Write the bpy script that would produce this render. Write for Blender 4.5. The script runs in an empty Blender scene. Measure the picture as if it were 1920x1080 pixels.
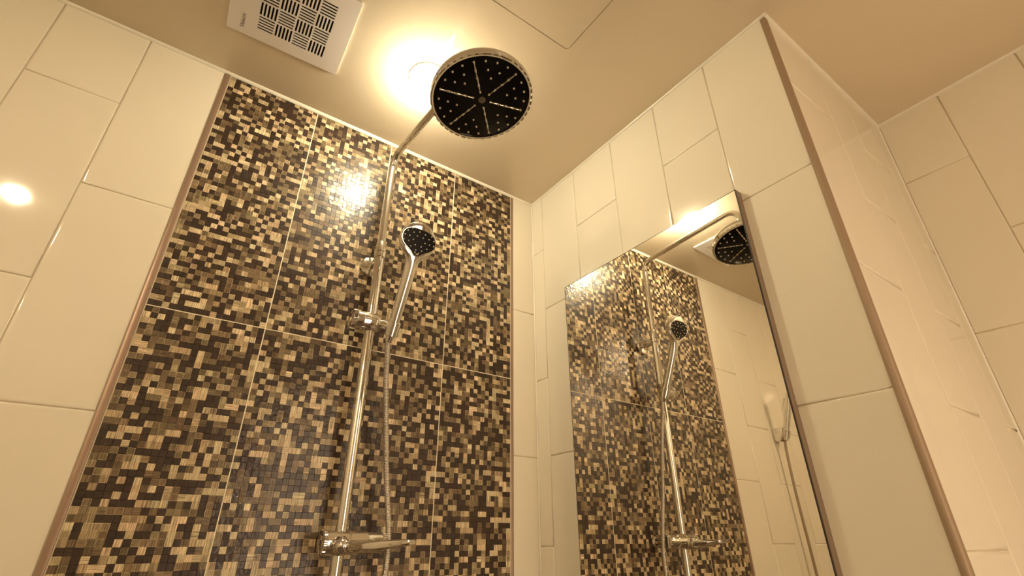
import bpy, bmesh, math, random
import numpy as np
from mathutils import Vector, Matrix, noise as mnoise

rng = random.Random(7)
SC = bpy.context.scene
COL = SC.collection
H = 2.30                      # ceiling height; every z below is measured down from the ceiling, then lifted by H
PI = math.pi

# ------------------------------------------------------------------ camera, world, lights, exposure
CAM_POS = (-1.01951, -1.30200, -1.23299 + H)
RC = [[0.817779454414988, -0.5755290531290769, -0.001752980625336964],
      [0.26197672566873564, 0.37495593170023267, -0.889256006159474],
      [0.5124499576979322, 0.7267560514279593, 0.45740647412146307]]
cam = bpy.data.cameras.new('camera')
cam.sensor_width = 36.0
cam.lens = 921.071 / 1920 * 36.0
cam.clip_start = 0.01
cam_ob = bpy.data.objects.new('camera', cam)
COL.objects.link(cam_ob)
cm = Matrix.Identity(4)
for i in range(3):
    cm[i][0], cm[i][1], cm[i][2], cm[i][3] = RC[0][i], -RC[1][i], -RC[2][i], CAM_POS[i]
cam_ob.matrix_world = cm
SC.camera = cam_ob

world = bpy.data.worlds.new('world')
SC.world = world
world.use_nodes = True
world.node_tree.nodes['Background'].inputs[0].default_value = (0.9, 0.75, 0.55, 1)
world.node_tree.nodes['Background'].inputs[1].default_value = 0.02

SC.view_settings.view_transform = 'Standard'
SC.view_settings.look = 'None'
SC.view_settings.gamma = 1.0
SC.view_settings.use_curve_mapping = False
SC.view_settings.exposure = 1.45

LAMP_COLOR = (1.0, 0.895, 0.635); LAMP2_COLOR = (1.0, 0.785, 0.51)
LAMP_W = 69.0
LAMP2_W = 230.0
HALL_W = 7.4                 # light of the hall outside the open doorway
HALL_COLOR = (1.0, 0.745, 0.49)

al = bpy.data.lights.new('hall_light', 'AREA')
al.shape = 'RECTANGLE'; al.size = 0.78; al.size_y = 1.95
al.energy = HALL_W; al.color = HALL_COLOR
ao = bpy.data.objects.new('hall_light', al); COL.objects.link(ao)
ao.location = (-0.18, -2.52, 1.0); ao.rotation_euler = (-PI / 2 + PI, 0, 0)
ao['kind'] = 'helper'

# ------------------------------------------------------------------ materials
def new_mat(name):
    m = bpy.data.materials.new(name); m.use_nodes = True
    nt = m.node_tree
    return m, nt, nt.nodes['Principled BSDF']

def simple(name, col, rough=0.4, metal=0.0, spec=0.5, var=0.0, scale=8.0, bump=0.0, bscale=60.0):
    m, nt, b = new_mat(name)
    b.inputs['Base Color'].default_value = (*col, 1)
    b.inputs['Roughness'].default_value = rough
    b.inputs['Metallic'].default_value = metal
    b.inputs['Specular IOR Level'].default_value = spec
    geo = nt.nodes.new('ShaderNodeNewGeometry')
    if var:
        n = nt.nodes.new('ShaderNodeTexNoise'); n.inputs['Scale'].default_value = scale; n.inputs['Detail'].default_value = 3
        nt.links.new(geo.outputs['Position'], n.inputs['Vector'])
        r = nt.nodes.new('ShaderNodeValToRGB')
        r.color_ramp.elements[0].position = 0.3; r.color_ramp.elements[1].position = 0.7
        r.color_ramp.elements[0].color = (*[c * (1 - var) for c in col], 1)
        r.color_ramp.elements[1].color = (*[min(1, c * (1 + var)) for c in col], 1)
        nt.links.new(n.outputs['Fac'], r.inputs['Fac']); nt.links.new(r.outputs['Color'], b.inputs['Base Color'])
    if bump:
        n2 = nt.nodes.new('ShaderNodeTexNoise'); n2.inputs['Scale'].default_value = bscale; n2.inputs['Detail'].default_value = 2
        nt.links.new(geo.outputs['Position'], n2.inputs['Vector'])
        bp = nt.nodes.new('ShaderNodeBump'); bp.inputs['Strength'].default_value = bump; bp.inputs['Distance'].default_value = 0.002
        nt.links.new(n2.outputs['Fac'], bp.inputs['Height']); nt.links.new(bp.outputs['Normal'], b.inputs['Normal'])
    return m

M_TILE = simple('cream_glazed_tile', (0.80, 0.74, 0.61), 0.06, spec=0.5, var=0.012, scale=5, bump=0.05, bscale=9)
M_GROUT = simple('cream_grout', (0.60, 0.52, 0.38), 0.7, var=0.05, scale=40)
M_MGROUT = simple('mosaic_joint', (0.90, 0.82, 0.62), 0.5)
M_CEIL = simple('ceiling_panel', (0.76, 0.655, 0.49), 0.14, spec=0.45, bump=0.05, bscale=14)
M_CAULK = simple('silicone_caulk', (0.85, 0.80, 0.68), 0.35, bump=0.15, bscale=70)
M_PLASTIC = simple('white_plastic', (0.90, 0.85, 0.82), 0.38)
M_INK = simple('dark_print', (0.03, 0.02, 0.02), 0.5)
M_DARK = simple('dark_cavity', (0.012, 0.010, 0.010), 0.8)
M_CHROME = simple('chrome', (0.80, 0.78, 0.75), 0.055, metal=1.0)
M_CHROME2 = simple('brushed_chrome', (0.72, 0.69, 0.65), 0.22, metal=1.0)
M_BLACK = simple('black_spray_face', (0.005, 0.0045, 0.0045), 0.22, spec=0.14)
M_NOZZLE = simple('grey_silicone_nozzle', (0.66, 0.60, 0.48), 0.3)
M_CLEAR = simple('metal_spoke', (0.72, 0.66, 0.52), 0.18, metal=0.8)
M_HUB = simple('hub_grey', (0.17, 0.15, 0.12), 0.35, metal=0.5)
M_ALU = simple('champagne_aluminium', (0.37, 0.255, 0.19), 0.36, metal=0.5)
M_ALU2 = simple('corner_trim_bronze', (0.33, 0.235, 0.15), 0.5, metal=0.25)
M_MIRSIDE = simple('mirror_side', (0.25, 0.18, 0.125), 0.45, metal=0.2)
M_MIREDGE = simple('mirror_dark_edge', (0.03, 0.02, 0.018), 0.25)
M_MIRROR = simple('mirror_silver', (0.93, 0.90, 0.83), 0.0, metal=1.0)
M_FLOOR = simple('brown_floor_tile', (0.13, 0.088, 0.062), 0.35, var=0.15, scale=6)
M_DOORW = simple('brown_wood_door', (0.15, 0.085, 0.05), 0.4, var=0.2, scale=12)
M_HOSE2 = simple('worn_steel_hose', (0.42, 0.33, 0.24), 0.35, metal=0.8)
M_WATER, _nt, _b = new_mat('water')
_b.inputs['Base Color'].default_value = (1, 1, 1, 1); _b.inputs['Roughness'].default_value = 0.02
_b.inputs['Transmission Weight'].default_value = 1.0; _b.inputs['IOR'].default_value = 1.33

def emit_mat(name, col, s):
    m, nt, b = new_mat(name)
    b.inputs['Base Color'].default_value = (0.9, 0.85, 0.75, 1)
    b.inputs['Emission Color'].default_value = (*col, 1); b.inputs['Emission Strength'].default_value = s
    return m
M_BULB = emit_mat('lit_bulb', LAMP_COLOR, LAMP_W)
M_BULB2 = emit_mat('lit_bulb_far', LAMP2_COLOR, LAMP2_W)

def mosaic_material():
    m, nt, b = new_mat('mosaic_chip')
    L = nt.links
    geo = nt.nodes.new('ShaderNodeNewGeometry')
    at = nt.nodes.new('ShaderNodeAttribute'); at.attribute_name = 'tone'      # per chip: tone, streak direction, hue
    sep = nt.nodes.new('ShaderNodeSeparateColor'); L.new(at.outputs['Color'], sep.inputs['Color'])
    ramp = nt.nodes.new('ShaderNodeValToRGB'); cr = ramp.color_ramp
    cr.elements[0].position = 0.0; cr.elements[0].color = (0.033, 0.0185, 0.0135, 1)
    cr.elements[1].position = 1.0; cr.elements[1].color = (0.70, 0.585, 0.41, 1)
    for p, c in ((0.33, (0.046, 0.0265, 0.018)), (0.42, (0.098, 0.066, 0.038)), (0.62, (0.200, 0.148, 0.087)), (0.78, (0.41, 0.32, 0.20))):
        e = cr.elements.new(p); e.color = (*c, 1)
    L.new(sep.outputs['Red'], ramp.inputs['Fac'])
    def streak(scale):
        mp = nt.nodes.new('ShaderNodeMapping'); mp.inputs['Scale'].default_value = scale
        L.new(geo.outputs['Position'], mp.inputs['Vector'])
        n = nt.nodes.new('ShaderNodeTexNoise'); n.inputs['Scale'].default_value = 1.0; n.inputs['Detail'].default_value = 2
        L.new(mp.outputs['Vector'], n.inputs['Vector'])
        return n.outputs['Fac']
    sv, sh = streak((760, 3, 26)), streak((26, 3, 760))
    gt = nt.nodes.new('ShaderNodeMath'); gt.operation = 'GREATER_THAN'; gt.inputs[1].default_value = 0.78
    L.new(sep.outputs['Green'], gt.inputs[0])
    mx = nt.nodes.new('ShaderNodeMix'); mx.data_type = 'FLOAT'
    L.new(gt.outputs[0], mx.inputs['Factor']); L.new(sv, mx.inputs['A']); L.new(sh, mx.inputs['B'])
    mr = nt.nodes.new('ShaderNodeMapRange'); mr.inputs['From Min'].default_value = 0.36; mr.inputs['From Max'].default_value = 0.64
    mr.inputs['To Min'].default_value = 0.45; mr.inputs['To Max'].default_value = 1.45; mr.clamp = True
    L.new(mx.outputs['Result'], mr.inputs['Value'])
    tint = nt.nodes.new('ShaderNodeMix'); tint.data_type = 'RGBA'
    tint.inputs['A'].default_value = (1.07, 0.97, 0.90, 1); tint.inputs['B'].default_value = (0.97, 1.0, 0.90, 1)
    L.new(sep.outputs['Blue'], tint.inputs['Factor'])
    v1 = nt.nodes.new('ShaderNodeVectorMath'); v1.operation = 'MULTIPLY'
    L.new(ramp.outputs['Color'], v1.inputs[0]); L.new(tint.outputs['Result'], v1.inputs[1])
    v2 = nt.nodes.new('ShaderNodeVectorMath'); v2.operation = 'SCALE'
    L.new(v1.outputs[0], v2.inputs[0]); L.new(mr.outputs['Result'], v2.inputs['Scale'])
    L.new(v2.outputs[0], b.inputs['Base Color'])
    b.inputs['Roughness'].default_value = 0.36
    b.inputs['Specular IOR Level'].default_value = 0.42
    b.inputs['Coat Weight'].default_value = 0.27
    b.inputs['Coat Roughness'].default_value = 0.06
    nb = nt.nodes.new('ShaderNodeTexNoise'); nb.inputs['Scale'].default_value = 95; nb.inputs['Detail'].default_value = 1
    L.new(geo.outputs['Position'], nb.inputs['Vector'])
    bp = nt.nodes.new('ShaderNodeBump'); bp.inputs['Strength'].default_value = 0.22; bp.inputs['Distance'].default_value = 0.002
    L.new(nb.outputs['Fac'], bp.inputs['Height']); L.new(bp.outputs['Normal'], b.inputs['Normal'])
    bc = nt.nodes.new('ShaderNodeBump'); bc.inputs['Strength'].default_value = 0.5; bc.inputs['Distance'].default_value = 0.002
    L.new(nb.outputs['Fac'], bc.inputs['Height']); L.new(bc.outputs['Normal'], b.inputs['Coat Normal'])
    return m
M_CHIP = mosaic_material()

# ------------------------------------------------------------------ object helpers
WORLD = {}                    # object name -> location (unlifted coordinates)

def link(name, me, mat, parent=None, loc=None, smooth=None):
    if mat is not None and len(me.materials) == 0:
        me.materials.append(mat)
    if smooth is not None and len(me.polygons):
        me.polygons.foreach_set('use_smooth', [True] * len(me.polygons))
        if smooth > 0:
            me.set_sharp_from_angle(angle=smooth)
    o = bpy.data.objects.new(name, me); COL.objects.link(o)
    if loc is None:
        n = len(me.vertices)
        co = np.empty(n * 3); me.vertices.foreach_get('co', co); co = co.reshape(-1, 3)
        c = (co.min(0) + co.max(0)) / 2
        me.vertices.foreach_set('co', (co - c).ravel()); me.update()
        loc = Vector(c)
    place(o, loc, parent)
    return o

def place(o, loc, parent=None):
    loc = Vector(loc)
    WORLD[o.name] = loc
    if parent is not None:
        o.parent = parent; o.location = loc - WORLD[parent.name]
    else:
        o.location = loc + Vector((0, 0, H))

def obj(name, bm, mat, parent=None, smooth=None):
    me = bpy.data.meshes.new(name)
    if smooth is None:
        bm.normal_update()
    bm.to_mesh(me); bm.free()
    return link(name, me, mat, parent, None, smooth)

def thing(name, label, cat, loc, group=None):
    o = bpy.data.objects.new(name, None); COL.objects.link(o)
    o.empty_display_size = 0.05
    place(o, loc)
    o['label'] = label; o['category'] = cat
    if group: o['group'] = group
    return o

def structure(o):
    o['kind'] = 'structure'; return o

def basis(axis):
    a = Vector(axis).normalized()
    h = Vector((0, 0, 1)) if abs(a.z) < 0.9 else Vector((1, 0, 0))
    u = a.cross(h).normalized(); v = a.cross(u).normalized()
    return a, u, v

def box(bm, lo, hi):
    xs, ys, zs = zip(lo, hi)
    v = [bm.verts.new((x, y, z)) for x in xs for y in ys for z in zs]
    for f in ((0, 1, 3, 2), (4, 6, 7, 5), (0, 4, 5, 1), (2, 3, 7, 6), (0, 2, 6, 4), (1, 5, 7, 3)):
        bm.faces.new([v[i] for i in f])

def lathe(bm, origin, axis, prof, n=32, cap=True):
    """prof: list of (distance along axis, radius)"""
    a, u, v = basis(axis); o = Vector(origin)
    rings = []
    for d, r in prof:
        rings.append([bm.verts.new(o + a * d + (u * math.cos(2 * PI * k / n) + v * math.sin(2 * PI * k / n)) * r) for k in range(n)])
    for r0, r1 in zip(rings, rings[1:]):
        for k in range(n):
            bm.faces.new((r0[k], r0[(k + 1) % n], r1[(k + 1) % n], r1[k]))
    if cap:
        bm.faces.new(rings[0][::-1]); bm.faces.new(rings[-1])
    bmesh.ops.recalc_face_normals(bm, faces=bm.faces[:])

def tube(bm, pts, rad, n=18, cap=True):
    pts = [Vector(p) for p in pts]
    N = len(pts)
    tang = [(pts[min(i + 1, N - 1)] - pts[max(i - 1, 0)]).normalized() for i in range(N)]
    _, u, _ = basis(tang[0])
    rings = []
    for i in range(N):
        t = tang[i]
        u = (u - t * u.dot(t)).normalized(); v = t.cross(u)
        r = rad[i] if hasattr(rad, '__len__') else rad
        rings.append([bm.verts.new(pts[i] + (u * math.cos(2 * PI * k / n) + v * math.sin(2 * PI * k / n)) * r) for k in range(n)])
    for r0, r1 in zip(rings, rings[1:]):
        for k in range(n):
            bm.faces.new((r0[k], r0[(k + 1) % n], r1[(k + 1) % n], r1[k]))
    if cap:
        bm.faces.new(rings[0][::-1]); bm.faces.new(rings[-1])
    bmesh.ops.recalc_face_normals(bm, faces=bm.faces[:])

def bezier_arc(p0, p1, p2, n=10):
    p0, p1, p2 = Vector(p0), Vector(p1), Vector(p2)
    # circular-looking corner p0 -> p1 (corner) -> p2 as a cubic
    k = 0.5523
    a, b = p0 + (p1 - p0) * k, p2 + (p1 - p2) * k
    return [p0 * (1 - s) ** 3 + a * 3 * s * (1 - s) ** 2 + b * 3 * s * s * (1 - s) + p2 * s ** 3 for s in [i / n for i in range(n + 1)]]

def catmull(pts, per=10):
    P = [Vector(p) for p in pts]; P = [2 * P[0] - P[1]] + P + [2 * P[-1] - P[-2]]
    out = []
    for i in range(1, len(P) - 2):
        for s in range(per):
            q = s / per
            out.append(0.5 * ((2 * P[i]) + (P[i + 1] - P[i - 1]) * q + (2 * P[i - 1] - 5 * P[i] + 4 * P[i + 1] - P[i + 2]) * q * q
                              + (3 * P[i] - P[i - 1] - 3 * P[i + 1] + P[i + 2]) * q ** 3))
    out.append(P[-2]); return out

def resample(pts, step):
    out = [pts[0].copy()]; acc = 0.0
    for a, b in zip(pts, pts[1:]):
        d = (b - a).length
        while d and acc + d >= step:
            t = (step - acc) / d
            a = a.lerp(b, t); out.append(a.copy()); d = (b - a).length; acc = 0.0
        acc += d
    return out

def filled(outer, holes, depth, to_world):
    """flat plate with holes from 2D outlines (curve fill), extruded by depth, mapped by to_world(x, y, z)"""
    cu = bpy.data.curves.new('outline', 'CURVE'); cu.dimensions = '2D'; cu.fill_mode = 'BOTH'; cu.extrude = depth / 2
    for lp in [outer] + holes:
        s = cu.splines.new('POLY'); s.points.add(len(lp) - 1)
        for p, (x, y) in zip(s.points, lp): p.co = (x, y, 0, 1)
        s.use_cyclic_u = True
    o = bpy.data.objects.new('outline', cu); COL.objects.link(o)
    bpy.context.view_layer.update()
    me = bpy.data.meshes.new_from_object(o.evaluated_get(bpy.context.evaluated_depsgraph_get()))
    bpy.data.objects.remove(o); bpy.data.curves.remove(cu)
    for v in me.vertices: v.co = to_world(*v.co)
    bm = bmesh.new(); bm.from_mesh(me); bmesh.ops.remove_doubles(bm, verts=bm.verts[:], dist=1e-6)
    bmesh.ops.recalc_face_normals(bm, faces=bm.faces[:])
    bpy.data.meshes.remove(me)
    return bm

def round_rect(x0, y0, x1, y1, r, n=6):
    out = []
    for cx, cy, a0 in ((x1 - r, y1 - r, 0), (x0 + r, y1 - r, 90), (x0 + r, y0 + r, 180), (x1 - r, y0 + r, 270)):
        for k in range(n + 1):
            a = math.radians(a0 + 90 * k / n); out.append((cx + r * math.cos(a), cy + r * math.sin(a)))
    return out

# ------------------------------------------------------------------ tiled walls
def wall_map(kind, plane):
    """(along, z, out of the wall) -> world"""
    if kind == 'back':   return lambda s, z, d: (s, plane - d, z)        # faces -y, s = x
    if kind == 'right':  return lambda s, z, d: (plane - d, s, z)        # faces -x, s = y
    if kind == 'left':   return lambda s, z, d: (plane + d, s, z)        # faces +x
    if kind == 'front':  return lambda s, z, d: (s, plane + d, z)        # faces +y
TILE_T = 0.006

def tile_mesh(name, s0, s1, z0, z1, mp, parent, mat=M_TILE, gap=0.0011):
    s0 += gap; s1 -= gap; z0 += gap; z1 -= gap
    rings = ((0.0, -TILE_T), (0.0, -0.0016), (0.0007, -0.0007), (0.0020, -0.0002), (0.0045, 0.0), (0.0065, 0.0))
    tx, tz = rng.uniform(-.0012, .0012), rng.uniform(-.0008, .0008)
    sc, zc = (s0 + s1) / 2, (z0 + z1) / 2
    vs, fs = [], []
    for ins, d in rings:
        for s, z in ((s0 + ins, z0 + ins), (s1 - ins, z0 + ins), (s1 - ins, z1 - ins), (s0 + ins, z1 - ins)):
            vs.append(mp(s, z, d + tx * (s - sc) + tz * (z - zc)))
    for r in range(len(rings) - 1):
        for k in range(4):
            a, b = r * 4 + k, r * 4 + (k + 1) % 4
            fs.append((a, b, b + 4, a + 4))
    n = (len(rings) - 1) * 4
    fs.append((n, n + 1, n + 2, n + 3))
    me = bpy.data.meshes.new(name); me.from_pydata(vs, [], fs)
    bm = bmesh.new(); bm.from_mesh(me); bmesh.ops.recalc_face_normals(bm, faces=bm.faces[:])
    # outward = towards the room
    top = max(bm.faces, key=lambda f: f.index); bm.faces.ensure_lookup_table(); top = bm.faces[len(fs) - 1]
    out = Vector(mp(0, 0, 1)) - Vector(mp(0, 0, 0))
    if top.normal.dot(out) < 0: bmesh.ops.reverse_faces(bm, faces=bm.faces[:])
    bm.to_mesh(me); bm.free()
    return link('tile', me, mat, parent, None, 0)

FLOOR_Z = -H
def slab(name, s0, s1, mp, mat=M_GROUT, z0=FLOOR_Z, z1=0.0, t=0.08, front=-0.0022, holes=()):
    bm = bmesh.new()
    box(bm, (0, 0, 0), (1, 1, 1))
    for v in bm.verts:
        v.co = mp(s0 + (s1 - s0) * v.co.x, z0 + (z1 - z0) * v.co.y, front - t + t * v.co.z)
    bmesh.ops.recalc_face_normals(bm, faces=bm.faces[:])
    return structure(obj(name, bm, mat))

TILE_H = 0.5015
def rows(odd):
    zs = [0.0]; z = -0.2455 if odd else -0.4965
    while z > FLOOR_Z:
        zs.append(z); z -= TILE_H
    zs.append(FLOOR_Z); return zs

def tiled(parent, edges, mp, odd0=True, skip=None):
    for i, (a, b) in enumerate(zip(edges, edges[1:])):
        zs = rows((i % 2 == 0) == odd0)
        for zt, zb in zip(zs, zs[1:]):
            if zt - zb > 0.02 and not (skip and skip(a, b, zt, zb)):
                tile_mesh('tile', a, b, zb, zt, mp, parent)

# back wall (mosaic wall), faces the room at y = 0
mp_back = wall_map('back', 0.0)
X_LEFT, X_ALC, Y_FRONT = -2.75, 0.6858, -2.42
wall_back = slab('wall_back', X_LEFT - 0.08, 0.08, mp_back)
MX0, MX1 = -1.1185, -0.1075
edges = [-1.1335 - 0.1835 * k for k in range(0, 9)] + [X_LEFT]
edges = edges[::-1]
n_cols = len(edges) - 1
tiled(wall_back, edges, mp_back, odd0=(n_cols % 2 == 0))       # the column beside the mosaic breaks at half height
zs_even = rows(False)
for zt, zb in zip(zs_even, zs_even[1:]):
    if zt - zb > 0.02: tile_mesh('tile', -0.0975, -0.001, zb, zt, mp_back, wall_back)

# right wall with the mirror, x = 0
mp_right = wall_map('right', 0.0)
Y_CORNER = -1.0115
wall_right = slab('wall_right', Y_CORNER + 0.004, 0.0, mp_right, t=0.06)
e_right = [-1.0035, -0.8206, -0.6345, -0.4440, -0.2530, -0.0625, -0.001]
tiled(wall_right, e_right, mp_right, odd0=False)

# return wall of the alcove, faces -y
mp_ret = wall_map('back', Y_CORNER)
wall_return = slab('wall_return', 0.004, X_ALC + 0.02, mp_ret, t=0.06)
e_ret = [0.009, 0.2315, 0.4166, 0.6000, X_ALC - 0.001]
tiled(wall_return, e_ret, mp_ret, odd0=True)

# far right wall of the alcove, faces -x
mp_alc = wall_map('right', X_ALC)
wall_alcove = slab('wall_alcove', Y_FRONT - 0.08, Y_CORNER + 0.06, mp_alc)
e_alc = [Y_CORNER - 0.003, -1.1755] + [-1.1755 - 0.1835 * k for k in range(1, 7)] + [Y_FRONT]
e_alc = e_alc[::-1]
tiled(wall_alcove, e_alc, mp_alc, odd0=(len(e_alc) - 1) % 2 == 1)

# left wall and front wall (behind the camera, seen only in reflections)
mp_left = wall_map('left', X_LEFT)
wall_left = slab('wall_left', Y_FRONT - 0.08, 0.08, mp_left)
tiled(wall_left, [Y_FRONT + 0.2 * k for k in range(12)] + [-0.001], mp_left)
DX0, DX1, DTOP = -0.56, 0.20, -0.25
mp_front = wall_map('front', Y_FRONT)
wf = structure(bpy.data.objects.new('wall_front', None)); COL.objects.link(wf); place(wf, (0, Y_FRONT, FLOOR_Z))
for nm, s0, s1, zt, zb in (('panel', X_LEFT, DX0, 0.0, FLOOR_Z), ('panel', DX1, X_ALC, 0.0, FLOOR_Z), ('panel', DX0, DX1, 0.0, DTOP)):
    bm = bmesh.new(); box(bm, (s0, Y_FRONT - 0.08, zb), (s1, Y_FRONT - 0.0022, zt)); obj(nm, bm, M_GROUT, wf)
tiled(wf, [X_LEFT + 0.2 * k for k in range(11)] + [DX0 - 0.05], mp_front)
tiled(wf, [DX1 + 0.05, 0.44, X_ALC], mp_front)
door = structure(bpy.data.objects.new('door_1', None)); COL.objects.link(door); place(door, (DX0, Y_FRONT, FLOOR_Z))
bm = bmesh.new()
box(bm, (DX0 - 0.05, Y_FRONT - 0.10, FLOOR_Z), (DX0, Y_FRONT + 0.018, DTOP + 0.05))
box(bm, (DX1, Y_FRONT - 0.10, FLOOR_Z), (DX1 + 0.05, Y_FRONT + 0.018, DTOP + 0.05))
box(bm, (DX0, Y_FRONT - 0.10, DTOP), (DX1, Y_FRONT + 0.018, DTOP + 0.05))
obj('door_frame', bm, M_DOORW, door)
# the door leaf stands open into the room
bm = bmesh.new(); box(bm, (DX0 - 0.044, Y_FRONT + 0.03, FLOOR_Z + 0.01), (DX0 - 0.004, Y_FRONT + 0.76, DTOP - 0.005))
obj('door_leaf', bm, M_DOORW, door)

# floor
bm = bmesh.new(); box(bm, (X_LEFT - 0.08, Y_FRONT - 0.6, FLOOR_Z - 0.1), (X_ALC + 0.08, 0.08, FLOOR_Z))
structure(obj('floor', bm, M_FLOOR))

# ceiling with the cut-out of the access panel and the two downlight holes
HX0, HX1, HY0, HY1 = -0.8070, -0.3570, -1.0890, -0.6365
LAMPS = [(-0.632, -0.322), (-1.731, -1.120), (-2.30, -2.15)]  # last entry is an added fill lamp, never in view
GAP = 0.0030
def circle(cx, cy, r, n=40): return [(cx + r * math.cos(2 * PI * k / n), cy + r * math.sin(2 * PI * k / n)) for k in range(n)]
holes = [round_rect(HX0 - GAP, HY0 - GAP, HX1 + GAP, HY1 + GAP, 0.012)] + [circle(x, y, 0.050) for x, y in LAMPS]
VX0, VX1, VY0, VY1 = -1.160, -0.8715, -0.432, -0.1745
holes.append([(VX0 + .013, VY0 + .013), (VX1 - .013, VY0 + .013), (VX1 - .013, VY1 - .013), (VX0 + .013, VY1 - .013)])
bm = filled([(X_LEFT - .08, Y_FRONT - .6), (X_ALC + .08, Y_FRONT - .6), (X_ALC + .08, .08), (X_LEFT - .08, .08)], holes, 0.012,
            lambda x, y, z: (x, y, 0.006 + z))
ceiling = structure(obj('ceiling', bm, M_CEIL))
bm = bmesh.new(); box(bm, (X_LEFT - .08, Y_FRONT - .6, 0.11), (X_ALC + .08, .08, 0.13))
obj('roof_slab', bm, M_DARK, ceiling)

# access panel
acc = thing('access_panel', 'flush square ceiling access hatch outlined by a thin dark gap', 'hatch', ((HX0 + HX1) / 2, (HY0 + HY1) / 2, 0))
bm = filled(round_rect(HX0, HY0, HX1, HY1, 0.0105), [], 0.012, lambda x, y, z: (x, y, 0.006 + z)); obj('panel', bm, M_CEIL, acc)
bm = bmesh.new(); box(bm, (HX0 - .02, HY0 - .02, 0.0125), (HX1 + .02, HY1 + .02, 0.0165)); obj('rebate', bm, M_DARK, acc)

# ------------------------------------------------------------------ caulk beads and metal trims
def bead(name, p0, p1, n1, n2, r, mat=M_CAULK):
    """concave-free quarter bead between two surfaces with inward normals n1, n2"""
    bm = bmesh.new(); p0, p1, n1, n2 = Vector(p0), Vector(p1), Vector(n1), Vector(n2)
    L = (p1 - p0).length; N = max(2, int(L / 0.03)); prev = None; seed = rng.uniform(0, 50)
    for i in range(N + 1):
        q = p0.lerp(p1, i / N); rr = r * (1 + 0.10 * mnoise.noise(Vector((seed + i * 0.35, 0, 0))))
        ring = [q - n1 * .002 - n2 * .002] + [q + n1 * rr * math.cos(a) ** 1.3 + n2 * rr * math.sin(a) ** 1.3 for a in [PI / 2 * k / 4 for k in range(5)]]
        ring = [bm.verts.new(v) for v in ring]
        if prev:
            for k in range(6): bm.faces.new((prev[k], prev[(k + 1) % 6], ring[(k + 1) % 6], ring[k]))
        prev = ring
    bmesh.ops.recalc_face_normals(bm, faces=bm.faces[:])
    return structure(obj(name, bm, mat, None, 0.6))
D_, F_, R_, Lx = Vector((0, 0, -1)), Vector((0, -1, 0)), Vector((1, 0, 0)), Vector((-1, 0, 0))
bead('trim_1', (X_LEFT, 0, 0), (0, 0, 0), D_, F_, 0.0075)
bead('trim_2', (0, 0, 0), (0, Y_CORNER - 0.0062, 0), D_, Lx, 0.0060)
bead('trim_3', (-0.0058, Y_CORNER, 0), (X_ALC, Y_CORNER, 0), D_, F_, 0.0070)
bead('trim_4', (X_ALC, Y_CORNER, 0), (X_ALC, Y_FRONT, 0), D_, Lx, 0.0070)
bead('trim_5', (0, 0, FLOOR_Z), (0, 0, -0.004), F_, Lx, 0.0035)
bead('trim_6', (X_ALC, Y_CORNER, FLOOR_Z), (X_ALC, Y_CORNER, -0.004), F_, Lx, 0.0042)

def strip(name, lo, hi, mat, bev=0.0012):
    bm = bmesh.new(); box(bm, lo, hi)
    bmesh.ops.bevel(bm, geom=bm.edges[:], offset=bev, segments=2, affect='EDGES', profile=0.5)
    return structure(obj(name, bm, mat, None, 0.5))
strip('trim_7', (-1.1325, -0.0030, FLOOR_Z), (MX0 - 0.0012, 0.004, -0.001), M_ALU)
strip('trim_8', (MX1 + 0.0012, -0.0022, FLOOR_Z), (-0.0985, 0.004, -0.006), M_ALU)
# rounded metal corner profile where the mirror wall turns into the alcove
bm = bmesh.new(); prof = []
cxp, cyp, rp = 0.0085, Y_CORNER + 0.0085, 0.0095
for k in range(9):
    a = PI + PI / 2 * k / 8; prof.append((cxp + rp * math.cos(a), cyp + rp * math.sin(a)))
prof = [(-0.0010, Y_CORNER + 0.0125)] + prof + [(0.0125, Y_CORNER - 0.0010), (0.0125, Y_CORNER + 0.0125)]
lo_r = [bm.verts.new((x, y, FLOOR_Z)) for x, y in prof]; hi_r = [bm.verts.new((x, y, -0.006)) for x, y in prof]
for k in range(len(prof)): bm.faces.new((lo_r[k], lo_r[(k + 1) % len(prof)], hi_r[(k + 1) % len(prof)], hi_r[k]))
bm.faces.new(lo_r); bm.faces.new(hi_r); bmesh.ops.recalc_face_normals(bm, faces=bm.faces[:])
structure(obj('trim_9', bm, M_ALU2, None, 0.7))

# ------------------------------------------------------------------ mosaic tiles
NCX, NCZ = 18, 54
TW = (MX1 - MX0) / 4.0
ZROWS = [0.0, -0.7535, -0.7535 - 0.7560, -0.7535 - 2 * 0.756]
cells = {}
nx_tot, nz_tot = NCX * 4, NCZ * 3
tone = np.zeros((nz_tot, nx_tot)); sdir = np.zeros_like(tone); hue = np.zeros_like(tone)
for j in range(nz_tot):
    for i in range(nx_tot):
        u = rng.random()
        if i and rng.random() < 0.10: tone[j, i] = tone[j, i - 1] + rng.uniform(-.03, .03); sdir[j, i] = sdir[j, i - 1]; hue[j, i] = hue[j, i - 1]; continue
        if j and rng.random() < 0.05: tone[j, i] = tone[j - 1, i] + rng.uniform(-.03, .03); sdir[j, i] = sdir[j - 1, i]; hue[j, i] = hue[j - 1, i]; continue
        # neighbours of a dark chip tend to be lighter
        left = tone[j, i - 1] if i else 0.5; up = tone[j - 1, i] if j else 0.5
        pd = 0.40 + (0.14 if left > .5 else -.10) + (0.14 if up > .5 else -.10)
        if u < pd: t = rng.uniform(0.02, 0.32)
        elif u < pd + (1 - pd) * .55: t = rng.uniform(0.42, 0.68)
        else: t = rng.uniform(0.72, 1.0)
        tone[j, i] = t; sdir[j, i] = rng.random(); hue[j, i] = rng.random()
tone = np.clip(tone, 0, 1)

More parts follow.
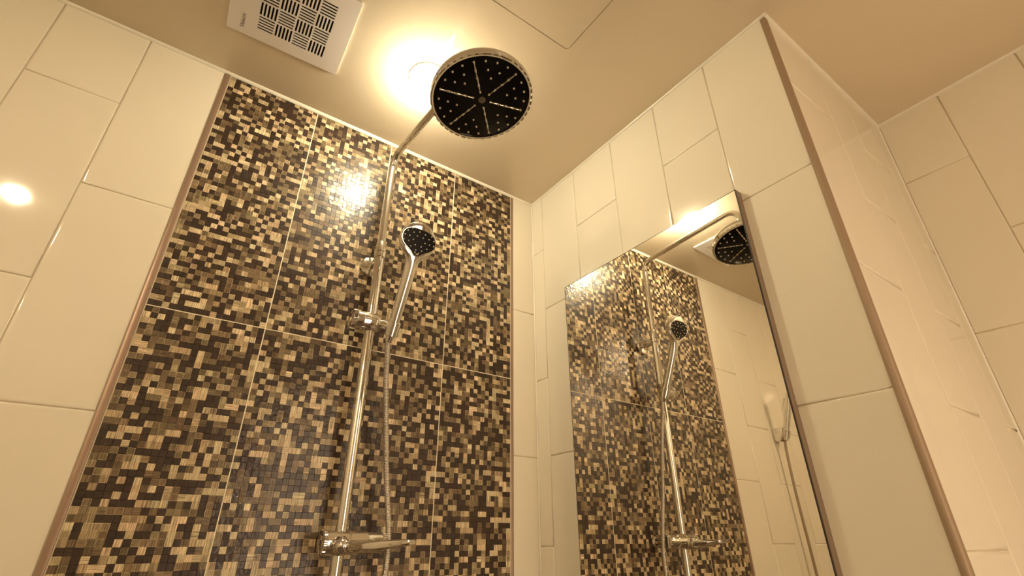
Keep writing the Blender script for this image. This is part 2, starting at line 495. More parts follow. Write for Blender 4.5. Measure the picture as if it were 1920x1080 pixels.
Rm = np.array(RC); Cc = np.array(CAM_POS) - np.array([0, 0, H]); FPX = 921.071
def project(P):
    Y = (np.array(P) - Cc) @ Rm.T
    return 960 + FPX * Y[..., 0] / Y[..., 2], 540 + FPX * Y[..., 1] / Y[..., 2]

def chip_geo(x0, x1, z0, z1, g):
    """one pillowed chip: top quad inside a bevelled rim; returns verts, faces"""
    gp, bev = 0.00002, 0.00050
    h = 0.0007 + g.uniform(-.0002, .0002)
    tx, tz = g.gauss(0, 0.013), g.gauss(0, 0.013)
    x0 += gp; x1 -= gp; z0 += gp; z1 -= gp
    xc, zc = (x0 + x1) / 2, (z0 + z1) / 2
    V = []
    for ins, d in ((0, 0.0002), (bev, h), (bev + 0.00065, h)):
        for x, z in ((x0 + ins, z0 + ins), (x1 - ins, z0 + ins), (x1 - ins, z1 - ins), (x0 + ins, z1 - ins)):
            dd = d + (tx * (x - xc) + tz * (z - zc) if ins else 0)
            V.append((x, 0.0016 - dd, z))
    F = [(8, 9, 10, 11)] + [(b + k, b + (k + 1) % 4, b + 4 + (k + 1) % 4, b + 4 + k) for b in (0, 4) for k in range(4)]
    return V, F

allcells = []
for r in range(3):
    zt, zb = ZROWS[r], ZROWS[r + 1]
    for c in range(4):
        xa, xb = MX0 + TW * c + 0.0014, MX0 + TW * (c + 1) - 0.0014
        zt_, zb_ = (zt - 0.004 if r == 0 else zt - 0.0013), zb + 0.0013
        cw, ch = (xb - xa) / NCX, (zt_ - zb_) / NCZ
        for j in range(NCZ):
            for i in range(NCX):
                allcells.append((r, c, j, i, xa + cw * i, xa + cw * (i + 1), zt_ - ch * (j + 1), zt_ - ch * j))
A = np.array([[a[4], a[5], a[6], a[7]] for a in allcells])
def pr(x, z): return project(np.stack([x, np.zeros_like(x), z], 1))
px = [pr(A[:, 0], A[:, 2]), pr(A[:, 1], A[:, 2]), pr(A[:, 1], A[:, 3]), pr(A[:, 0], A[:, 3])]
area = 0.5 * abs(sum(px[k][0] * px[(k + 1) % 4][1] - px[(k + 1) % 4][0] * px[k][1] for k in range(4)))
inside = np.all([(p[0] > 0) & (p[0] < 1920) & (p[1] > 0) & (p[1] < 1080) for p in px], axis=0)
order = np.argsort(-np.where(inside, area, 0))
single = set(order[:300].tolist())

def chip_mesh(name, V, F, C3, parent):
    me = bpy.data.meshes.new(name); me.from_pydata(V, [], F)
    att = me.color_attributes.new('tone', 'FLOAT_COLOR', 'CORNER')
    cc = np.repeat(np.array(C3), [len(f) for f in F], axis=0)
    att.data.foreach_set('color', np.concatenate([cc, np.ones((len(cc), 1))], 1).astype(np.float32).ravel())
    return link(name, me, M_CHIP, parent)

g2 = random.Random(11)
tile_ob = {}
for r in range(3):
    for c in range(4):
        bm = bmesh.new()
        box(bm, (MX0 + TW * c + 0.0013, 0.0015, ZROWS[r + 1] + 0.0013), (MX0 + TW * (c + 1) - 0.0013, 0.008, ZROWS[r] - (0.003 if r == 0 else 0.0013)))
        tile_ob[r, c] = obj('mosaic_tile', bm, M_CHIP if False else M_DOORW, wall_back)
bm = bmesh.new(); box(bm, (MX0 - 0.001, 0.0019, FLOOR_Z), (MX1 + 0.001, 0.0050, -0.001)); obj('joint_filler', bm, M_MGROUT, wall_back)
acc_v = {k: ([], [], []) for k in tile_ob}
for n, (r, c, j, i, x0, x1, z0, z1) in enumerate(allcells):
    V, F = chip_geo(x0, x1, z0, z1, g2)
    J, I = r * NCZ + j, c * NCX + i
    t, s, h = tone[J, I], sdir[J, I], hue[J, I]
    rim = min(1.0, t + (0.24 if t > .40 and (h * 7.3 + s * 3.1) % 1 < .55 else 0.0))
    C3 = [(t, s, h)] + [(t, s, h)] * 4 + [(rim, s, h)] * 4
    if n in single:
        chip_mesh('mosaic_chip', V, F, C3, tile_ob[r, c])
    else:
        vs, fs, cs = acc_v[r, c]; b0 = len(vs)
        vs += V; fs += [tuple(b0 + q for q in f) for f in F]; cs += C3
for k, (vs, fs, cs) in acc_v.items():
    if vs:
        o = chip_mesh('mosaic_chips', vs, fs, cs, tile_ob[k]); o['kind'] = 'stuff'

# ------------------------------------------------------------------ mirror
MY0, MY1, MZ0, MZ1, MT = -0.8340, -0.1968, -1.52, -0.4715, 0.0232
mir = thing('wall_mirror', 'tall rectangular frameless mirror with bronze sides on the cream tile wall', 'mirror', (0, (MY0 + MY1) / 2, MZ0))
bm = bmesh.new(); box(bm, (-MT + 0.004, MY0, MZ0), (0.001, MY1, MZ1)); obj('backing_box', bm, M_MIRSIDE, mir)
bm = bmesh.new(); box(bm, (-MT + 0.0006, MY0 - 0.0002, MZ0 - 0.0002), (-MT + 0.0041, MY1 + 0.0002, MZ1 + 0.0002)); obj('dark_edge', bm, M_MIREDGE, mir)
bm = bmesh.new(); e = 0.0022; box(bm, (-MT, MY0 + e, MZ0 + e), (-MT + 0.002, MY1 - e, MZ1 - e)); obj('glass', bm, M_MIRROR, mir)

# ------------------------------------------------------------------ exhaust vent
vent = thing('exhaust_vent', 'square white ceiling exhaust vent cover with basket-weave slots', 'vent', ((VX0 + VX1) / 2, (VY0 + VY1) / 2, 0))
GX0, GX1, GY0, GY1 = -1.0925, -0.9190, -0.3905, -0.2110
slots = []
bx, by = (GX1 - GX0) / 4, (GY1 - GY0) / 4
for c in range(4):
    for r in range(4):                                         # r = 0 at the wall side
        x0, y1 = GX0 + bx * c, GY1 - by * r; x1, y0 = x0 + bx, y1 - by
        horiz = (c + r) % 2 == 0
        for k in range(5):
            m_, w = 0.0022, 0.0023 if horiz else 0.0023
            if horiz:
                yc = y0 + by * (k + 0.5) / 5; slots.append(round_rect(x0 + m_, yc - w, x1 - m_, yc + w, w * .98, 4))
            else:
                xc = x0 + bx * (k + 0.5) / 5; slots.append(round_rect(xc - w, y0 + m_, xc + w, y1 - m_, w * .98, 4))
VR = math.radians(-2.2); vcx, vcy = (VX0 + VX1) / 2, (VY0 + VY1) / 2
def vrot(x, y, z):
    dx, dy = x - vcx, y - vcy
    return (vcx + dx * math.cos(VR) - dy * math.sin(VR), vcy + dx * math.sin(VR) + dy * math.cos(VR), z)
rot2 = lambda lp: [((p[0] - vcx) * 10, (p[1] - vcy) * 10) for p in [vrot(x, y, 0) for x, y in lp]]      # turned and enlarged so the fill never meets ties
bm = filled(rot2(round_rect(VX0, VY0, VX1, VY1, 0.004)), [rot2(q) for q in slots], 0.0014, lambda x, y, z: (vcx + x / 10, vcy + y / 10, -0.0048 + z)); obj('grille_plate', bm, M_PLASTIC, vent)
bm = filled(round_rect(VX0, VY0, VX1, VY1, 0.004), [round_rect(VX0 + .003, VY0 + .003, VX1 - .003, VY1 - .003, 0.003)], 0.0044,
            lambda x, y, z: vrot(x, y, -0.0022 + z)); obj('rim', bm, M_PLASTIC, vent)
bm = bmesh.new(); box(bm, (VX0 + .014, VY0 + .014, -0.0015), (VX1 - .014, VY1 - .014, 0.08))
for f in [f for f in bm.faces if abs(f.calc_center_median().z + 0.0015) < 1e-6]: bm.faces.remove(f)
obj('duct_box', bm, M_DARK, vent)
# flat print on the cover
fc = bpy.data.curves.new('lettering', 'FONT'); fc.body = 'HIMPEL'; fc.size = 0.0125; fc.extrude = 0.00015; fc.shear = 0.22; fc.align_x = 'CENTER'
fc.space_character = 1.12
fo = bpy.data.objects.new('lettering', fc); COL.objects.link(fo); bpy.context.view_layer.update()
me = bpy.data.meshes.new_from_object(fo.evaluated_get(bpy.context.evaluated_depsgraph_get()))
bpy.data.objects.remove(fo); bpy.data.curves.remove(fc)
for v in me.vertices:                                          # reading direction +y, letter tops towards +x, seen from below
    x, y, z = v.co; v.co = (-1.1250 + y, -0.2130 + x * 1.08, -0.0056 - z)
link('lettering', me, M_INK, vent)

# ------------------------------------------------------------------ downlights
def downlight(x, y, label, bulb, br, drop):
    t = thing('ceiling_downlight', label, 'lamp', (x, y, 0))
    bm = bmesh.new(); n = 48
    prof = [(0.0, 0.0500), (0.0, 0.0580), (-0.0012, 0.0588), (-0.0030, 0.0578), (-0.0036, 0.0550), (-0.0030, 0.0490), (0.006, 0.0465), (0.02, 0.0455)]
    rings = [[bm.verts.new((x + r * math.cos(2 * PI * k / n), y + r * math.sin(2 * PI * k / n), z)) for k in range(n)] for z, r in prof]
    for a, b in zip(rings, rings[1:]):
        for k in range(n): bm.faces.new((a[k], a[(k + 1) % n], b[(k + 1) % n], b[k]))
    bmesh.ops.recalc_face_normals(bm, faces=bm.faces[:]); obj('trim_ring', bm, M_PLASTIC, t, 0.7)
    bm = bmesh.new(); prof = []
    for k in range(9):
        a = PI / 2 * k / 8; prof.append((0.004 - drop * math.sin(a), max(0.0005, br * math.cos(a))))
    lathe(bm, (x, y, 0), (0, 0, 1), [(0.020, br * .7), (0.016, br * .97)] + prof, 28)
    obj('bulb', bm, bulb, t, 1.0)
    bm = bmesh.new(); lathe(bm, (x, y, 0), (0, 0, 1), [(0.021, 0.045), (0.09, 0.045)], 24); obj('housing', bm, M_CHROME2, t)
downlight(*LAMPS[0], 'lit downlight half hidden behind the round rain shower head', M_BULB, 0.042, 0.066)
downlight(*LAMPS[1], 'second downlight outside the frame, mirrored as a spot on the glossy tile', M_BULB2, 0.030, 0.026)
downlight(*LAMPS[2], 'unseen fill downlight added in the far corner of the ceiling behind the camera', M_BULB2, 0.036, 0.034)  # added out of view to carry part of the second downlight's light

# ------------------------------------------------------------------ rain shower column
PX, PY = -0.6235, -0.0690
col = thing('rain_shower', 'chrome rain shower column with black-faced round head on the brown mosaic wall', 'shower', (PX, 0, -1.62))
bm = bmesh.new(); lathe(bm, (PX, PY, -1.62), (0, 0, 1), [(0, 0.0132), (1.62 - 0.487, 0.0132)], 28); obj('pole', bm, M_CHROME, col, 0.6)
HC = Vector((-0.589, -0.5659, -0.2822)); ax, ay = -0.122, -0.0746
HM = Matrix.Rotation(ay, 3, 'Y') @ Matrix.Rotation(ax, 3, 'X')
hn = HM @ Vector((0, 0, 1))
neck_top = HC + hn * 0.058
ZA = -0.1165; RB = 0.052
dirv = Vector((neck_top.x - PX, neck_top.y - PY, 0)); dl = dirv.length; dirv.normalize()
Pz = lambda z: Vector((PX, PY, z))
pts = [Pz(-0.50), Pz(-0.40), Pz(-0.30), Pz(-0.22)]
pts += bezier_arc(Pz(ZA - RB), Pz(ZA), Pz(ZA) + dirv * RB, 12)
R2 = 0.060
endp = Vector((neck_top.x, neck_top.y, ZA))
pts += bezier_arc(endp - dirv * R2, endp, Vector((neck_top.x, neck_top.y, ZA - R2)), 12)
pts += [neck_top]
bm = bmesh.new(); tube(bm, pts, 0.0110, 22); obj('riser_arm', bm, M_CHROME, col, 0.6)
bm = bmesh.new(); lathe(bm, (PX, PY, -0.500), (0, 0, 1), [(0, 0.0150), (0.002, 0.0165), (0.018, 0.0165), (0.0195, 0.0178), (0.023, 0.0178), (0.0245, 0.0150), (0.050, 0.0150), (0.053, 0.0135), (0.056, 0.0112)], 28)
obj('collar', bm, M_CHROME, col, 0.5)
bk = bmesh.new(); lathe(bk, (PX, 0.0, -0.500), (0, -1, 0), [(0, 0.033), (0.006, 0.0335), (0.010, 0.031), (0.0125, 0.024), (0.014, 0.012)], 32)
wb = obj('wall_bracket', bk, M_CHROME, col, 0.5)
bm = bmesh.new(); lathe(bm, (PX, -0.010, -0.497), (0, -1, 0), [(0, 0.0125), (0.010, 0.0100), (0.058, 0.0095)], 24); obj('bracket_arm', bm, M_CHROME, wb, 0.5)
for dx, dz in ((-0.016, 0.012), (0.016, -0.012)):
    bm = bmesh.new(); lathe(bm, (PX + dx, -0.0105, -0.500 + dz), (0, -1, 0), [(0, 0.0045), (0.0015, 0.0045), (0.003, 0.003)], 14); obj('screw_cap', bm, M_CHROME2, wb, 0.5)

# head: dome, neck, scalloped rim, black face, nozzles, spokes
def HP(x, y, z): return HC + HM @ Vector((x, y, z))
bm = bmesh.new()
lathe(bm, HC, hn, [(0.003, 0.1195), (0.008, 0.1225), (0.016, 0.1235), (0.022, 0.1215), (0.027, 0.112), (0.031, 0.092), (0.035, 0.060), (0.039, 0.038), (0.044, 0.0270), (0.052, 0.0215), (0.066, 0.0180), (0.080, 0.0140)], 64)
head = obj('shower_head', bm, M_CHROME, col, 0.6)
bm = bmesh.new(); lathe(bm, HC, -hn, [(-0.004, 0.1160), (-0.0005, 0.1160), (0.0, 0.1150), (0.0012, 0.060), (0.0018, 0.0005)], 64); obj('face_plate', bm, M_BLACK, head, 0.6)
bm = bmesh.new(); nb = 44
lathe(bm, HC, hn, [(0.006, 0.1232), (-0.001, 0.1222), (-0.0022, 0.1200), (-0.0018, 0.1165), (0.003, 0.1158)], 72, cap=False)
for k in range(nb):
    a = 2 * PI * k / nb
    c0 = HC + HM @ Vector((0.1222 * math.cos(a), 0.1222 * math.sin(a), 0.002)); tdir = HM @ Vector((-math.sin(a), math.cos(a), 0)); rdir = HM @ Vector((math.cos(a), math.sin(a), 0))
    vv = []
    for q in (-1, 1):
        for p in (-1, 1):
            for z in (-1, 1):
                vv.append(bm.verts.new(c0 + tdir * 0.0056 * q * (1 if p > 0 else .9) + rdir * 0.0016 * p + hn * (0.0040 * z - 0.0005)))
    for f in ((0, 1, 3, 2), (4, 6, 7, 5), (0, 4, 5, 1), (2, 3, 7, 6), (0, 2, 6, 4), (1, 5, 7, 3)): bm.faces.new([vv[i] for i in f])
bmesh.ops.recalc_face_normals(bm, faces=bm.faces[:]); obj('scalloped_rim', bm, M_CHROME, head, 0.5)

def dome(bm, p, n, r, h):
    lathe(bm, p, n, [(-0.001, r), (h * .5, r * .92), (h * .85, r * .62), (h, r * .2)], 10)
bm = bmesh.new(); lathe(bm, HP(0, 0, -0.0015), -hn, [(0, 0.0092), (0.0012, 0.0090), (0.0018, 0.0078)], 28); obj('hub_cap', bm, M_HUB, head, 0.5)
noz_mesh = None
PH = math.radians(-11.7)
RR = (0.0225, 0.042, 0.062, 0.082, 0.1035)
def add_noz(p):
    global noz_mesh
    if noz_mesh is None:
        b_ = bmesh.new(); dome(b_, (0, 0, 0), -hn, 0.0027, 0.0030)
        noz_mesh = bpy.data.meshes.new('nozzle'); b_.to_mesh(noz_mesh); b_.free()
        noz_mesh.polygons.foreach_set('use_smooth', [True] * len(noz_mesh.polygons))
    link('nozzle', noz_mesh, M_NOZZLE, head, p)
for ring, rr in enumerate(RR):
    for k in range(6):
        for s in range(max(1, ring)):
            a = PH + PI / 3 * (k + (s / ring if ring else 0))
            add_noz(HP(rr * math.cos(a), rr * math.sin(a), -0.0012))
for k in range(6):
    a = PH + PI / 3 * k
    d = Vector((math.cos(a), math.sin(a), 0)); tn = Vector((-math.sin(a), math.cos(a), 0))
    bm = bmesh.new(); rs = [0.020 + 0.0855 * i / 24 for i in range(25)]; prev = None
    for i, r_ in enumerate(rs):
        w = 0.0019 + 0.0006 * math.cos(i * 2 * PI / 6); z = -0.0016
        ring = [bm.verts.new(HC + HM @ (d * r_ + tn * w * q + Vector((0, 0, z - zz)))) for q, zz in ((-1, -0.001), (-0.9, 0.0012), (-0.35, 0.0020 + .0005 * math.sin(i * 1.6)), (.35, 0.0020 - .0005 * math.sin(i * 1.6)), (0.9, 0.0012), (1, -0.001))]
        if prev:
            for q in range(6): bm.faces.new((prev[q], prev[(q + 1) % 6], ring[(q + 1) % 6], ring[q]))
        else: bm.faces.new(ring)
        prev = ring
    bm.faces.new(prev[::-1]); bmesh.ops.recalc_face_normals(bm, faces=bm.faces[:]); obj('spoke', bm, M_CLEAR, head, 0.6)

# slider with hand-shower holder
ZS = -0.7045
bm = bmesh.new()
lathe(bm, (-0.6690, PY - 0.004, ZS), (1, 0, 0), [(0, 0.020), (0.002, 0.0255), (0.005, 0.0270), (0.055, 0.0270), (0.060, 0.0255), (0.0615, 0.0225), (0.066, 0.0225), (0.0675, 0.0210)], 32)
sl = obj('slider', bm, M_CHROME, col, 0.5)
bm = bmesh.new(); n = 40; prev = None
for d, rr in ((0, 0.0215), (0.0012, 0.0255), (0.010, 0.0268), (0.0115, 0.0245)):
    ring = []
    for k in range(n * 2):
        a = 2 * PI * k / (n * 2); r_ = rr + (0.0009 if k % 2 else -0.0006) * (1 if 0 < d < .0115 else .4)
        ring.append(bm.verts.new((-0.6780 + d, PY - 0.004 + r_ * math.cos(a), ZS + r_ * math.sin(a))))
    if prev:
        for k in range(n * 2): bm.faces.new((prev[k], prev[(k + 1) % (n * 2)], ring[(k + 1) % (n * 2)], ring[k]))
    else: bm.faces.new(ring)
    prev = ring
bm.faces.new(prev); bmesh.ops.recalc_face_normals(bm, faces=bm.faces[:]); obj('slider_knob', bm, M_CHROME, sl, 0.4)
HB = Vector((-0.5785, -0.1100, -0.7455)); HV = Vector((0.004, -0.0943, 0.1990)).normalized()
HU = (Vector((1, 0, 0)) - HV * HV.x).normalized(); HN = HU.cross(HV); HN = HN if HN.y < 0 else -HN
bm = bmesh.new(); tube(bm, [Vector((-0.606, PY - 0.010, ZS - 0.003)), Vector((-0.592, -0.097, ZS - 0.006)), HB + HV * 0.020], [0.0130, 0.0125, 0.0120], 18); obj('holder_joint', bm, M_CHROME, sl, 0.7)
bm = bmesh.new(); lathe(bm, HB, HV, [(0, 0.0165), (0.001, 0.0182), (0.038, 0.0190), (0.0395, 0.0182), (0.0395, 0.0150), (0.002, 0.0145)], 28); obj('holder_cup', bm, M_CHROME, sl, 0.5)

# mixer body
ZM, YM = -1.2365, -0.0790
bm = bmesh.new(); lathe(bm, (-0.6600, YM, ZM), (1, 0, 0), [(0, 0.0225), (0.002, 0.0245), (0.048, 0.0245), (0.0495, 0.0230), (0.0515, 0.0230), (0.053, 0.0245), (0.091, 0.0245), (0.093, 0.0215), (0.126, 0.0205), (0.129, 0.0195)], 40); mix = obj('mixer_body', bm, M_CHROME, col, 0.5)
def knurled(name, x0, dx, r, parent):
    bm = bmesh.new(); n = 88; prev = None
    for d, rr in ((0, r - .004), (0.0015, r), (dx - .0015, r), (dx, r - .003)):
        ring = []
        for k in range(n):
            a = 2 * PI * k / n; r_ = rr + (0.0007 if (k // 2) % 2 else -0.0007) * (1 if rr == r else 0.3)
            ring.append(bm.verts.new((x0 + d, YM + r_ * math.cos(a), ZM + r_ * math.sin(a))))
        if prev:
            for k in range(n): bm.faces.new((prev[k], prev[(k + 1) % n], ring[(k + 1) % n], ring[k]))
        else: bm.faces.new(ring)
        prev = ring
    bm.faces.new(prev); bmesh.ops.recalc_face_normals(bm, faces=bm.faces[:]); return obj(name, bm, M_CHROME, parent, 0.4)
knurled('mixer_knob', -0.6690, 0.0095, 0.0275, mix)
knurled('mixer_knob', -0.5325, 0.010, 0.0215, mix)
for x in (-0.618, -0.556):
    bm = bmesh.new(); lathe(bm, (x, 0.0, ZM - 0.002), (0, -1, 0), [(0, 0.0185), (0.006, 0.0185), (0.009, 0.0150), (0.012, 0.0125), (0.058, 0.0125)], 28); obj('inlet_union', bm, M_CHROME, mix, 0.5)
# lever: boss + long flat paddle pointing outwards and to the right
B0 = Vector((-0.6300, -0.1080, ZM - 0.0055)); TIP = Vector((-0.5430, -0.2760, ZM + 0.0010))
bm = bmesh.new(); lathe(bm, (-0.632, YM - 0.015, ZM - 0.006), (-0.05, -1, 0.02), [(0, 0.0195), (0.018, 0.0195), (0.021, 0.0185), (0.030, 0.0165), (0.038, 0.0120), (0.042, 0.006), (0.043, 0.001)], 30)
obj('lever_boss', bm, M_CHROME, mix, 0.6)
lv = (TIP - B0).normalized(); lw = lv.cross(Vector((0, 0, 1))).normalized(); lu = lw.cross(lv).normalized(); LL = (TIP - B0).length
bm = bmesh.new(); prev = None
for s, w, up, dn in ((0.0, 0.010, 0.0080, 0.0090), (0.10, 0.0105, 0.0078, 0.0140), (0.25, 0.0115, 0.0075, 0.0160), (0.45, 0.0125, 0.0072, 0.0145), (0.7, 0.0135, 0.0068, 0.0110), (0.9, 0.0138, 0.0064, 0.0072), (0.975, 0.0130, 0.0058, 0.0060), (1.0, 0.0105, 0.0040, 0.0040)):
    q = B0 + lv * LL * s; ring = []
    for k in range(20):
        a = 2 * PI * k / 20; ca, sa = math.cos(a), math.sin(a)
        cx = math.copysign(abs(ca) ** .45, ca) * w; cz = math.copysign(abs(sa) ** .6, sa) * (up if sa > 0 else dn)
        ring.append(bm.verts.new(q + lw * cx + lu * cz))
    if prev:
        for k in range(20): bm.faces.new((prev[k], prev[(k + 1) % 20], ring[(k + 1) % 20], ring[k]))
    else: bm.faces.new(ring)
    prev = ring
bm.faces.new(prev); bmesh.ops.recalc_face_normals(bm, faces=bm.faces[:]); obj('lever', bm, M_CHROME, mix, 0.6)

# ------------------------------------------------------------------ hand shower
hs = thing('hand_shower', 'chrome hand shower with teardrop black spray face clipped on the slider', 'shower', HB)
TH = math.radians(9)                                            # head leans back a little against the handle
def hframe(s):
    """spine point and axes at s along the hand shower"""
    if s <= 0.210: return HB + HV * s, HV, HN
    k = min(1, (s - 0.210) / 0.03); a = TH * k
    v = HV * math.cos(a) - HN * math.sin(a); n = HN * math.cos(a) + HV * math.sin(a)
    p = HB + HV * 0.210
    return p + (HV * math.cos(a * .7) - HN * math.sin(a * .7)) * (s - 0.210), v, n
HEADR, HS = 0.0515, 0.2690
bm = bmesh.new(); prev = None
secs = [(0.002, .0130, .0130, .0130), (0.045, .0142, .0142, .0142), (0.10, .0154, .0150, .0152), (0.16, .0162, .0150, .0158), (0.190, .0166, .0142, .0158), (0.208, .0180, .0130, .0160)]
for k in range(19):
    a = PI * (0.16 + 0.84 * (1 - (1 - k / 18) ** 1.25)); s = HS - HEADR * math.cos(a)
    secs.append((s, max(0.002, HEADR * math.sin(a)), 0.0122 * (1 - (k / 18) ** 9 * .8), 0.0105 + 0.0135 * math.sin(a)))
for s, w, f, b in secs:
    p, v, n = hframe(s); ring = []; hd = s > 0.2115
    for k in range(32):
        a = 2 * PI * k / 32; ca, sa = math.cos(a), math.sin(a)
        if hd:
            cx = math.copysign(abs(ca) ** .75, ca) * w; cn = math.copysign(abs(sa) ** (.28 if sa > 0 else .8), sa) * (f if sa > 0 else b)
        else: cx, cn = ca * w, sa * (f if sa > 0 else b)
        ring.append(bm.verts.new(p + HU * cx + n * cn))
    if prev:
        for k in range(32): bm.faces.new((prev[k], prev[(k + 1) % 32], ring[(k + 1) % 32], ring[k]))
    else: bm.faces.new(ring)
    prev = ring
bm.faces.new(prev); bmesh.ops.recalc_face_normals(bm, faces=bm.faces[:]); obj('body', bm, M_CHROME, hs, 0.8)
pc, vv_, nn_ = hframe(HS)
def FP(u, v, d): return pc + HU * u * HEADR + vv_ * v * HEADR + nn_ * (0.0122 + d)
outline = [(-.955, .06), (-.92, .24), (-.80, .42), (-.58, .55), (-.3, .61), (0, .60), (.3, .60), (.58, .53), (.80, .39), (.92, .20), (.955, 0), (.93, -.18), (.83, -.35), (.66, -.49),
           (.46, -.61), (.30, -.73), (.18, -.84), (.07, -.90), (-.07, -.90), (-.18, -.84), (-.30, -.73), (-.46, -.61), (-.66, -.49), (-.83, -.35), (-.93, -.16)]
def plate(pts2, d0, d1, inset, bm):
    lo = [bm.verts.new(FP(u, v, d0)) for u, v in pts2]; hi = [bm.verts.new(FP(u * inset, v * inset - .1 * (1 - inset), d1)) for u, v in pts2]
    m = len(pts2)
    for k in range(m): bm.faces.new((lo[k], lo[(k + 1) % m], hi[(k + 1) % m], hi[k]))
    bm.faces.new(hi); bm.faces.new(lo[::-1]); bmesh.ops.recalc_face_normals(bm, faces=bm.faces[:])
bm = bmesh.new(); plate([(u * 1.035, v * 1.03) for u, v in outline], -0.003, 0.0008, 0.985, bm); obj('face_bezel', bm, M_CHROME, hs)
bm = bmesh.new(); plate(outline, -0.001, 0.0016, 0.975, bm); fpl = obj('spray_face', bm, M_BLACK, hs)
bm = bmesh.new(); dome(bm, (0, 0, 0), nn_, 0.0021, 0.0024); nz = bpy.data.meshes.new('nozzle'); bm.to_mesh(nz); bm.free()
nozs = []
for rr, cnt in ((0.34, 6), (0.60, 11), (0.85, 17)):
    for k in range(cnt):
        a = 2 * PI * (k + .5 * (cnt % 4 == 0)) / cnt; u, v = rr * math.cos(a), rr * math.sin(a) * .85 - .08
        nozs.append((u, v))
def inside_poly(u, v, P):
    c = False
    for (x0, y0), (x1, y1) in zip(P, P[1:] + P[:1]):
        if (y0 > v) != (y1 > v) and u < (x1 - x0) * (v - y0) / (y1 - y0) + x0: c = not c
    return c
small = [(u * .93, v * .93 - .01) for u, v in outline]
for u, v in nozs + [(0, -.80), (-.10, -.72), (.10, -.72)]:
    if inside_poly(u, v, small): link('nozzle', nz, M_NOZZLE, fpl, FP(u, v, 0.0016))
# ribbed hose
hp = [HB + HV * 0.004, HB - HV * 0.022, Vector((-0.5755, -0.0985, -0.800)), Vector((-0.5670, -0.0900, -0.870)), Vector((-0.5495, -0.0840, -0.989)), Vector((-0.5330, -0.0800, -1.101)),
      Vector((-0.5175, -0.0770, -1.183)), Vector((-0.5120, -0.0750, -1.2227)), Vector((-0.5085, -0.0720, -1.283)), Vector((-0.5105, -0.0700, -1.330)),
      Vector((-0.514, -0.069, -1.45)), Vector((-0.524, -0.068, -1.66)), Vector((-0.555, -0.069, -1.76)), Vector((-0.600, -0.069, -1.755)), Vector((PX, PY, -1.69)), Vector((PX, PY, -1.622))]
hp = resample(catmull(hp, 24), 0.0012)
bm = bmesh.new(); tube(bm, hp, [0.0074 if i % 3 else 0.0060 for i in range(len(hp))], 14); obj('hose', bm, M_CHROME2, hs, 0.9)
bm = bmesh.new(); lathe(bm, HB - HV * 0.016, HV, [(0, 0.0085), (0.002, 0.0100), (0.017, 0.0110)], 22); obj('hose_nut', bm, M_CHROME, hs, 0.5)

# ------------------------------------------------------------------ bidet sprayer on the back wall, out of frame but seen in the mirror
BX, BZ = -1.552, -0.768
bd = thing('bidet_sprayer', 'slim chrome bidet sprayer on a wall hook, seen only in the mirror', 'sprayer', (BX, 0, BZ))
bm = bmesh.new(); prof = [(0.0, 0.030), (-0.040, 0.031), (-0.068, 0.026), (-0.066, 0.010), (-0.046, -0.022), (-0.032, -0.036), (-0.016, -0.036), (0.0, -0.026)]
ringA = [bm.verts.new((BX - 0.024 * (1 + 0.25 * y / 0.068), y, BZ + z)) for y, z in prof]; ringB = [bm.verts.new((BX + 0.024 * (1 + 0.25 * y / 0.068), y, BZ + z)) for y, z in prof]
for k in range(8): bm.faces.new((ringA[k], ringA[(k + 1) % 8], ringB[(k + 1) % 8], ringB[k]))
bm.faces.new(ringA); bm.faces.new(ringB); bmesh.ops.recalc_face_normals(bm, faces=bm.faces[:])
bmesh.ops.bevel(bm, geom=bm.edges[:], offset=0.005, segments=3, affect='EDGES', profile=0.5)
obj('wall_hook', bm, M_CHROME, bd, 0.5)
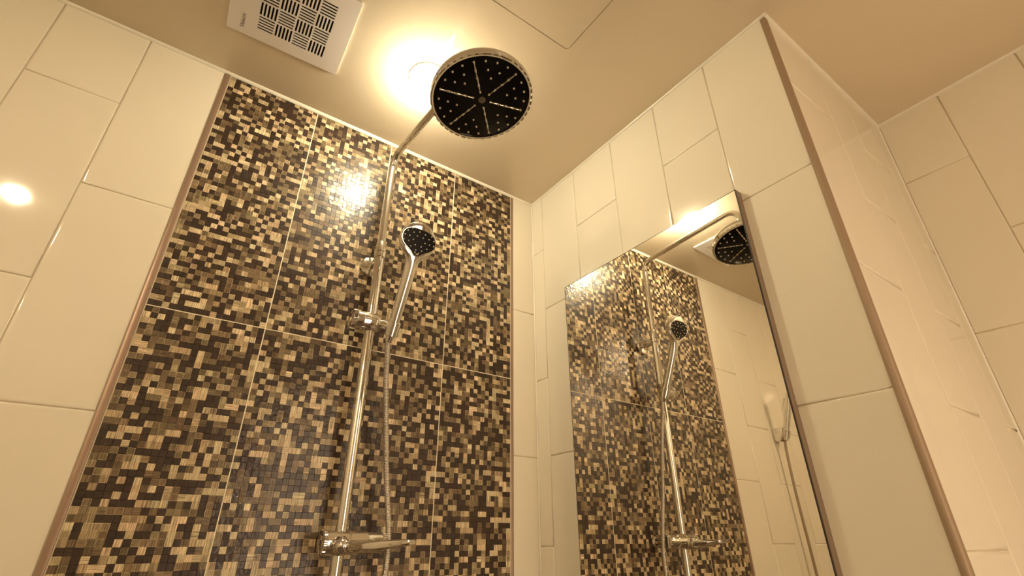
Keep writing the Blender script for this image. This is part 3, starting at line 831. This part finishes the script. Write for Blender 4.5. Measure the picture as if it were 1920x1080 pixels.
bm = bmesh.new(); lathe(bm, (BX, -0.048, BZ - 0.022), (0, -0.33, 1), [(0, 0.0165), (0.038, 0.0190), (0.039, 0.0170), (0.001, 0.0150)], 24); obj('holder_cup', bm, M_CHROME, bd, 0.5)
bm = bmesh.new(); tube(bm, [(BX, -0.045, BZ - 0.030), (BX, -0.062, BZ + 0.02), (BX, -0.085, BZ + 0.09), (BX, -0.109, BZ + 0.165), (BX, -0.117, BZ + 0.19)], [0.0110, 0.0142, 0.0150, 0.0150, 0.0150], 18); obj('handle', bm, M_CHROME, bd, 0.7)
bm = bmesh.new(); tube(bm, [(BX, -0.112, BZ + 0.180), (BX, -0.130, BZ + 0.205), (BX, -0.150, BZ + 0.205)], [0.0120, 0.0165, 0.0175], 18); obj('spray_head', bm, M_CHROME, bd, 0.7)
bm = bmesh.new(); tube(bm, [(BX, -0.076, BZ + 0.100), (BX, -0.066, BZ + 0.115), (BX, -0.088, BZ + 0.170)], [0.004, 0.0045, 0.004], 10); obj('trigger', bm, M_CHROME, bd, 0.7)
hp = resample(catmull([(BX, -0.043, BZ - 0.020), (BX - .001, -0.036, BZ - 0.08), (BX - .004, -0.030, BZ - 0.25), (BX - .012, -0.028, BZ - 0.50), (BX - .02, -0.028, BZ - 0.8), (BX - .03, -0.028, BZ - 1.05), (BX - .04, 0.0, BZ - 1.12)], 16), 0.002)
bm = bmesh.new(); tube(bm, hp, [0.0068 if (i // 2) % 2 else 0.0060 for i in range(len(hp))], 12); obj('hose', bm, M_HOSE2, bd, 0.9)

# ------------------------------------------------------------------ water droplets on the mosaic
bm = bmesh.new(); g3 = random.Random(5)
for k in range(150):
    if k < 70: x, z = g3.gauss(-0.56, 0.05), g3.gauss(-0.95, 0.10)
    else: x, z = g3.uniform(MX0 + .02, MX1 - .02), g3.uniform(-1.35, -0.4)
    if not (MX0 < x < MX1): continue
    r = g3.uniform(0.0007, 0.0018); lathe(bm, (x, 0.0006, z), (0, -1, 0), [(0, r), (r * .5, r * .85), (r * .8, r * .5), (r * .9, r * .1)], 8)
wd = obj('water_droplets', bm, M_WATER, wall_back, 1.2); wd['kind'] = 'stuff'
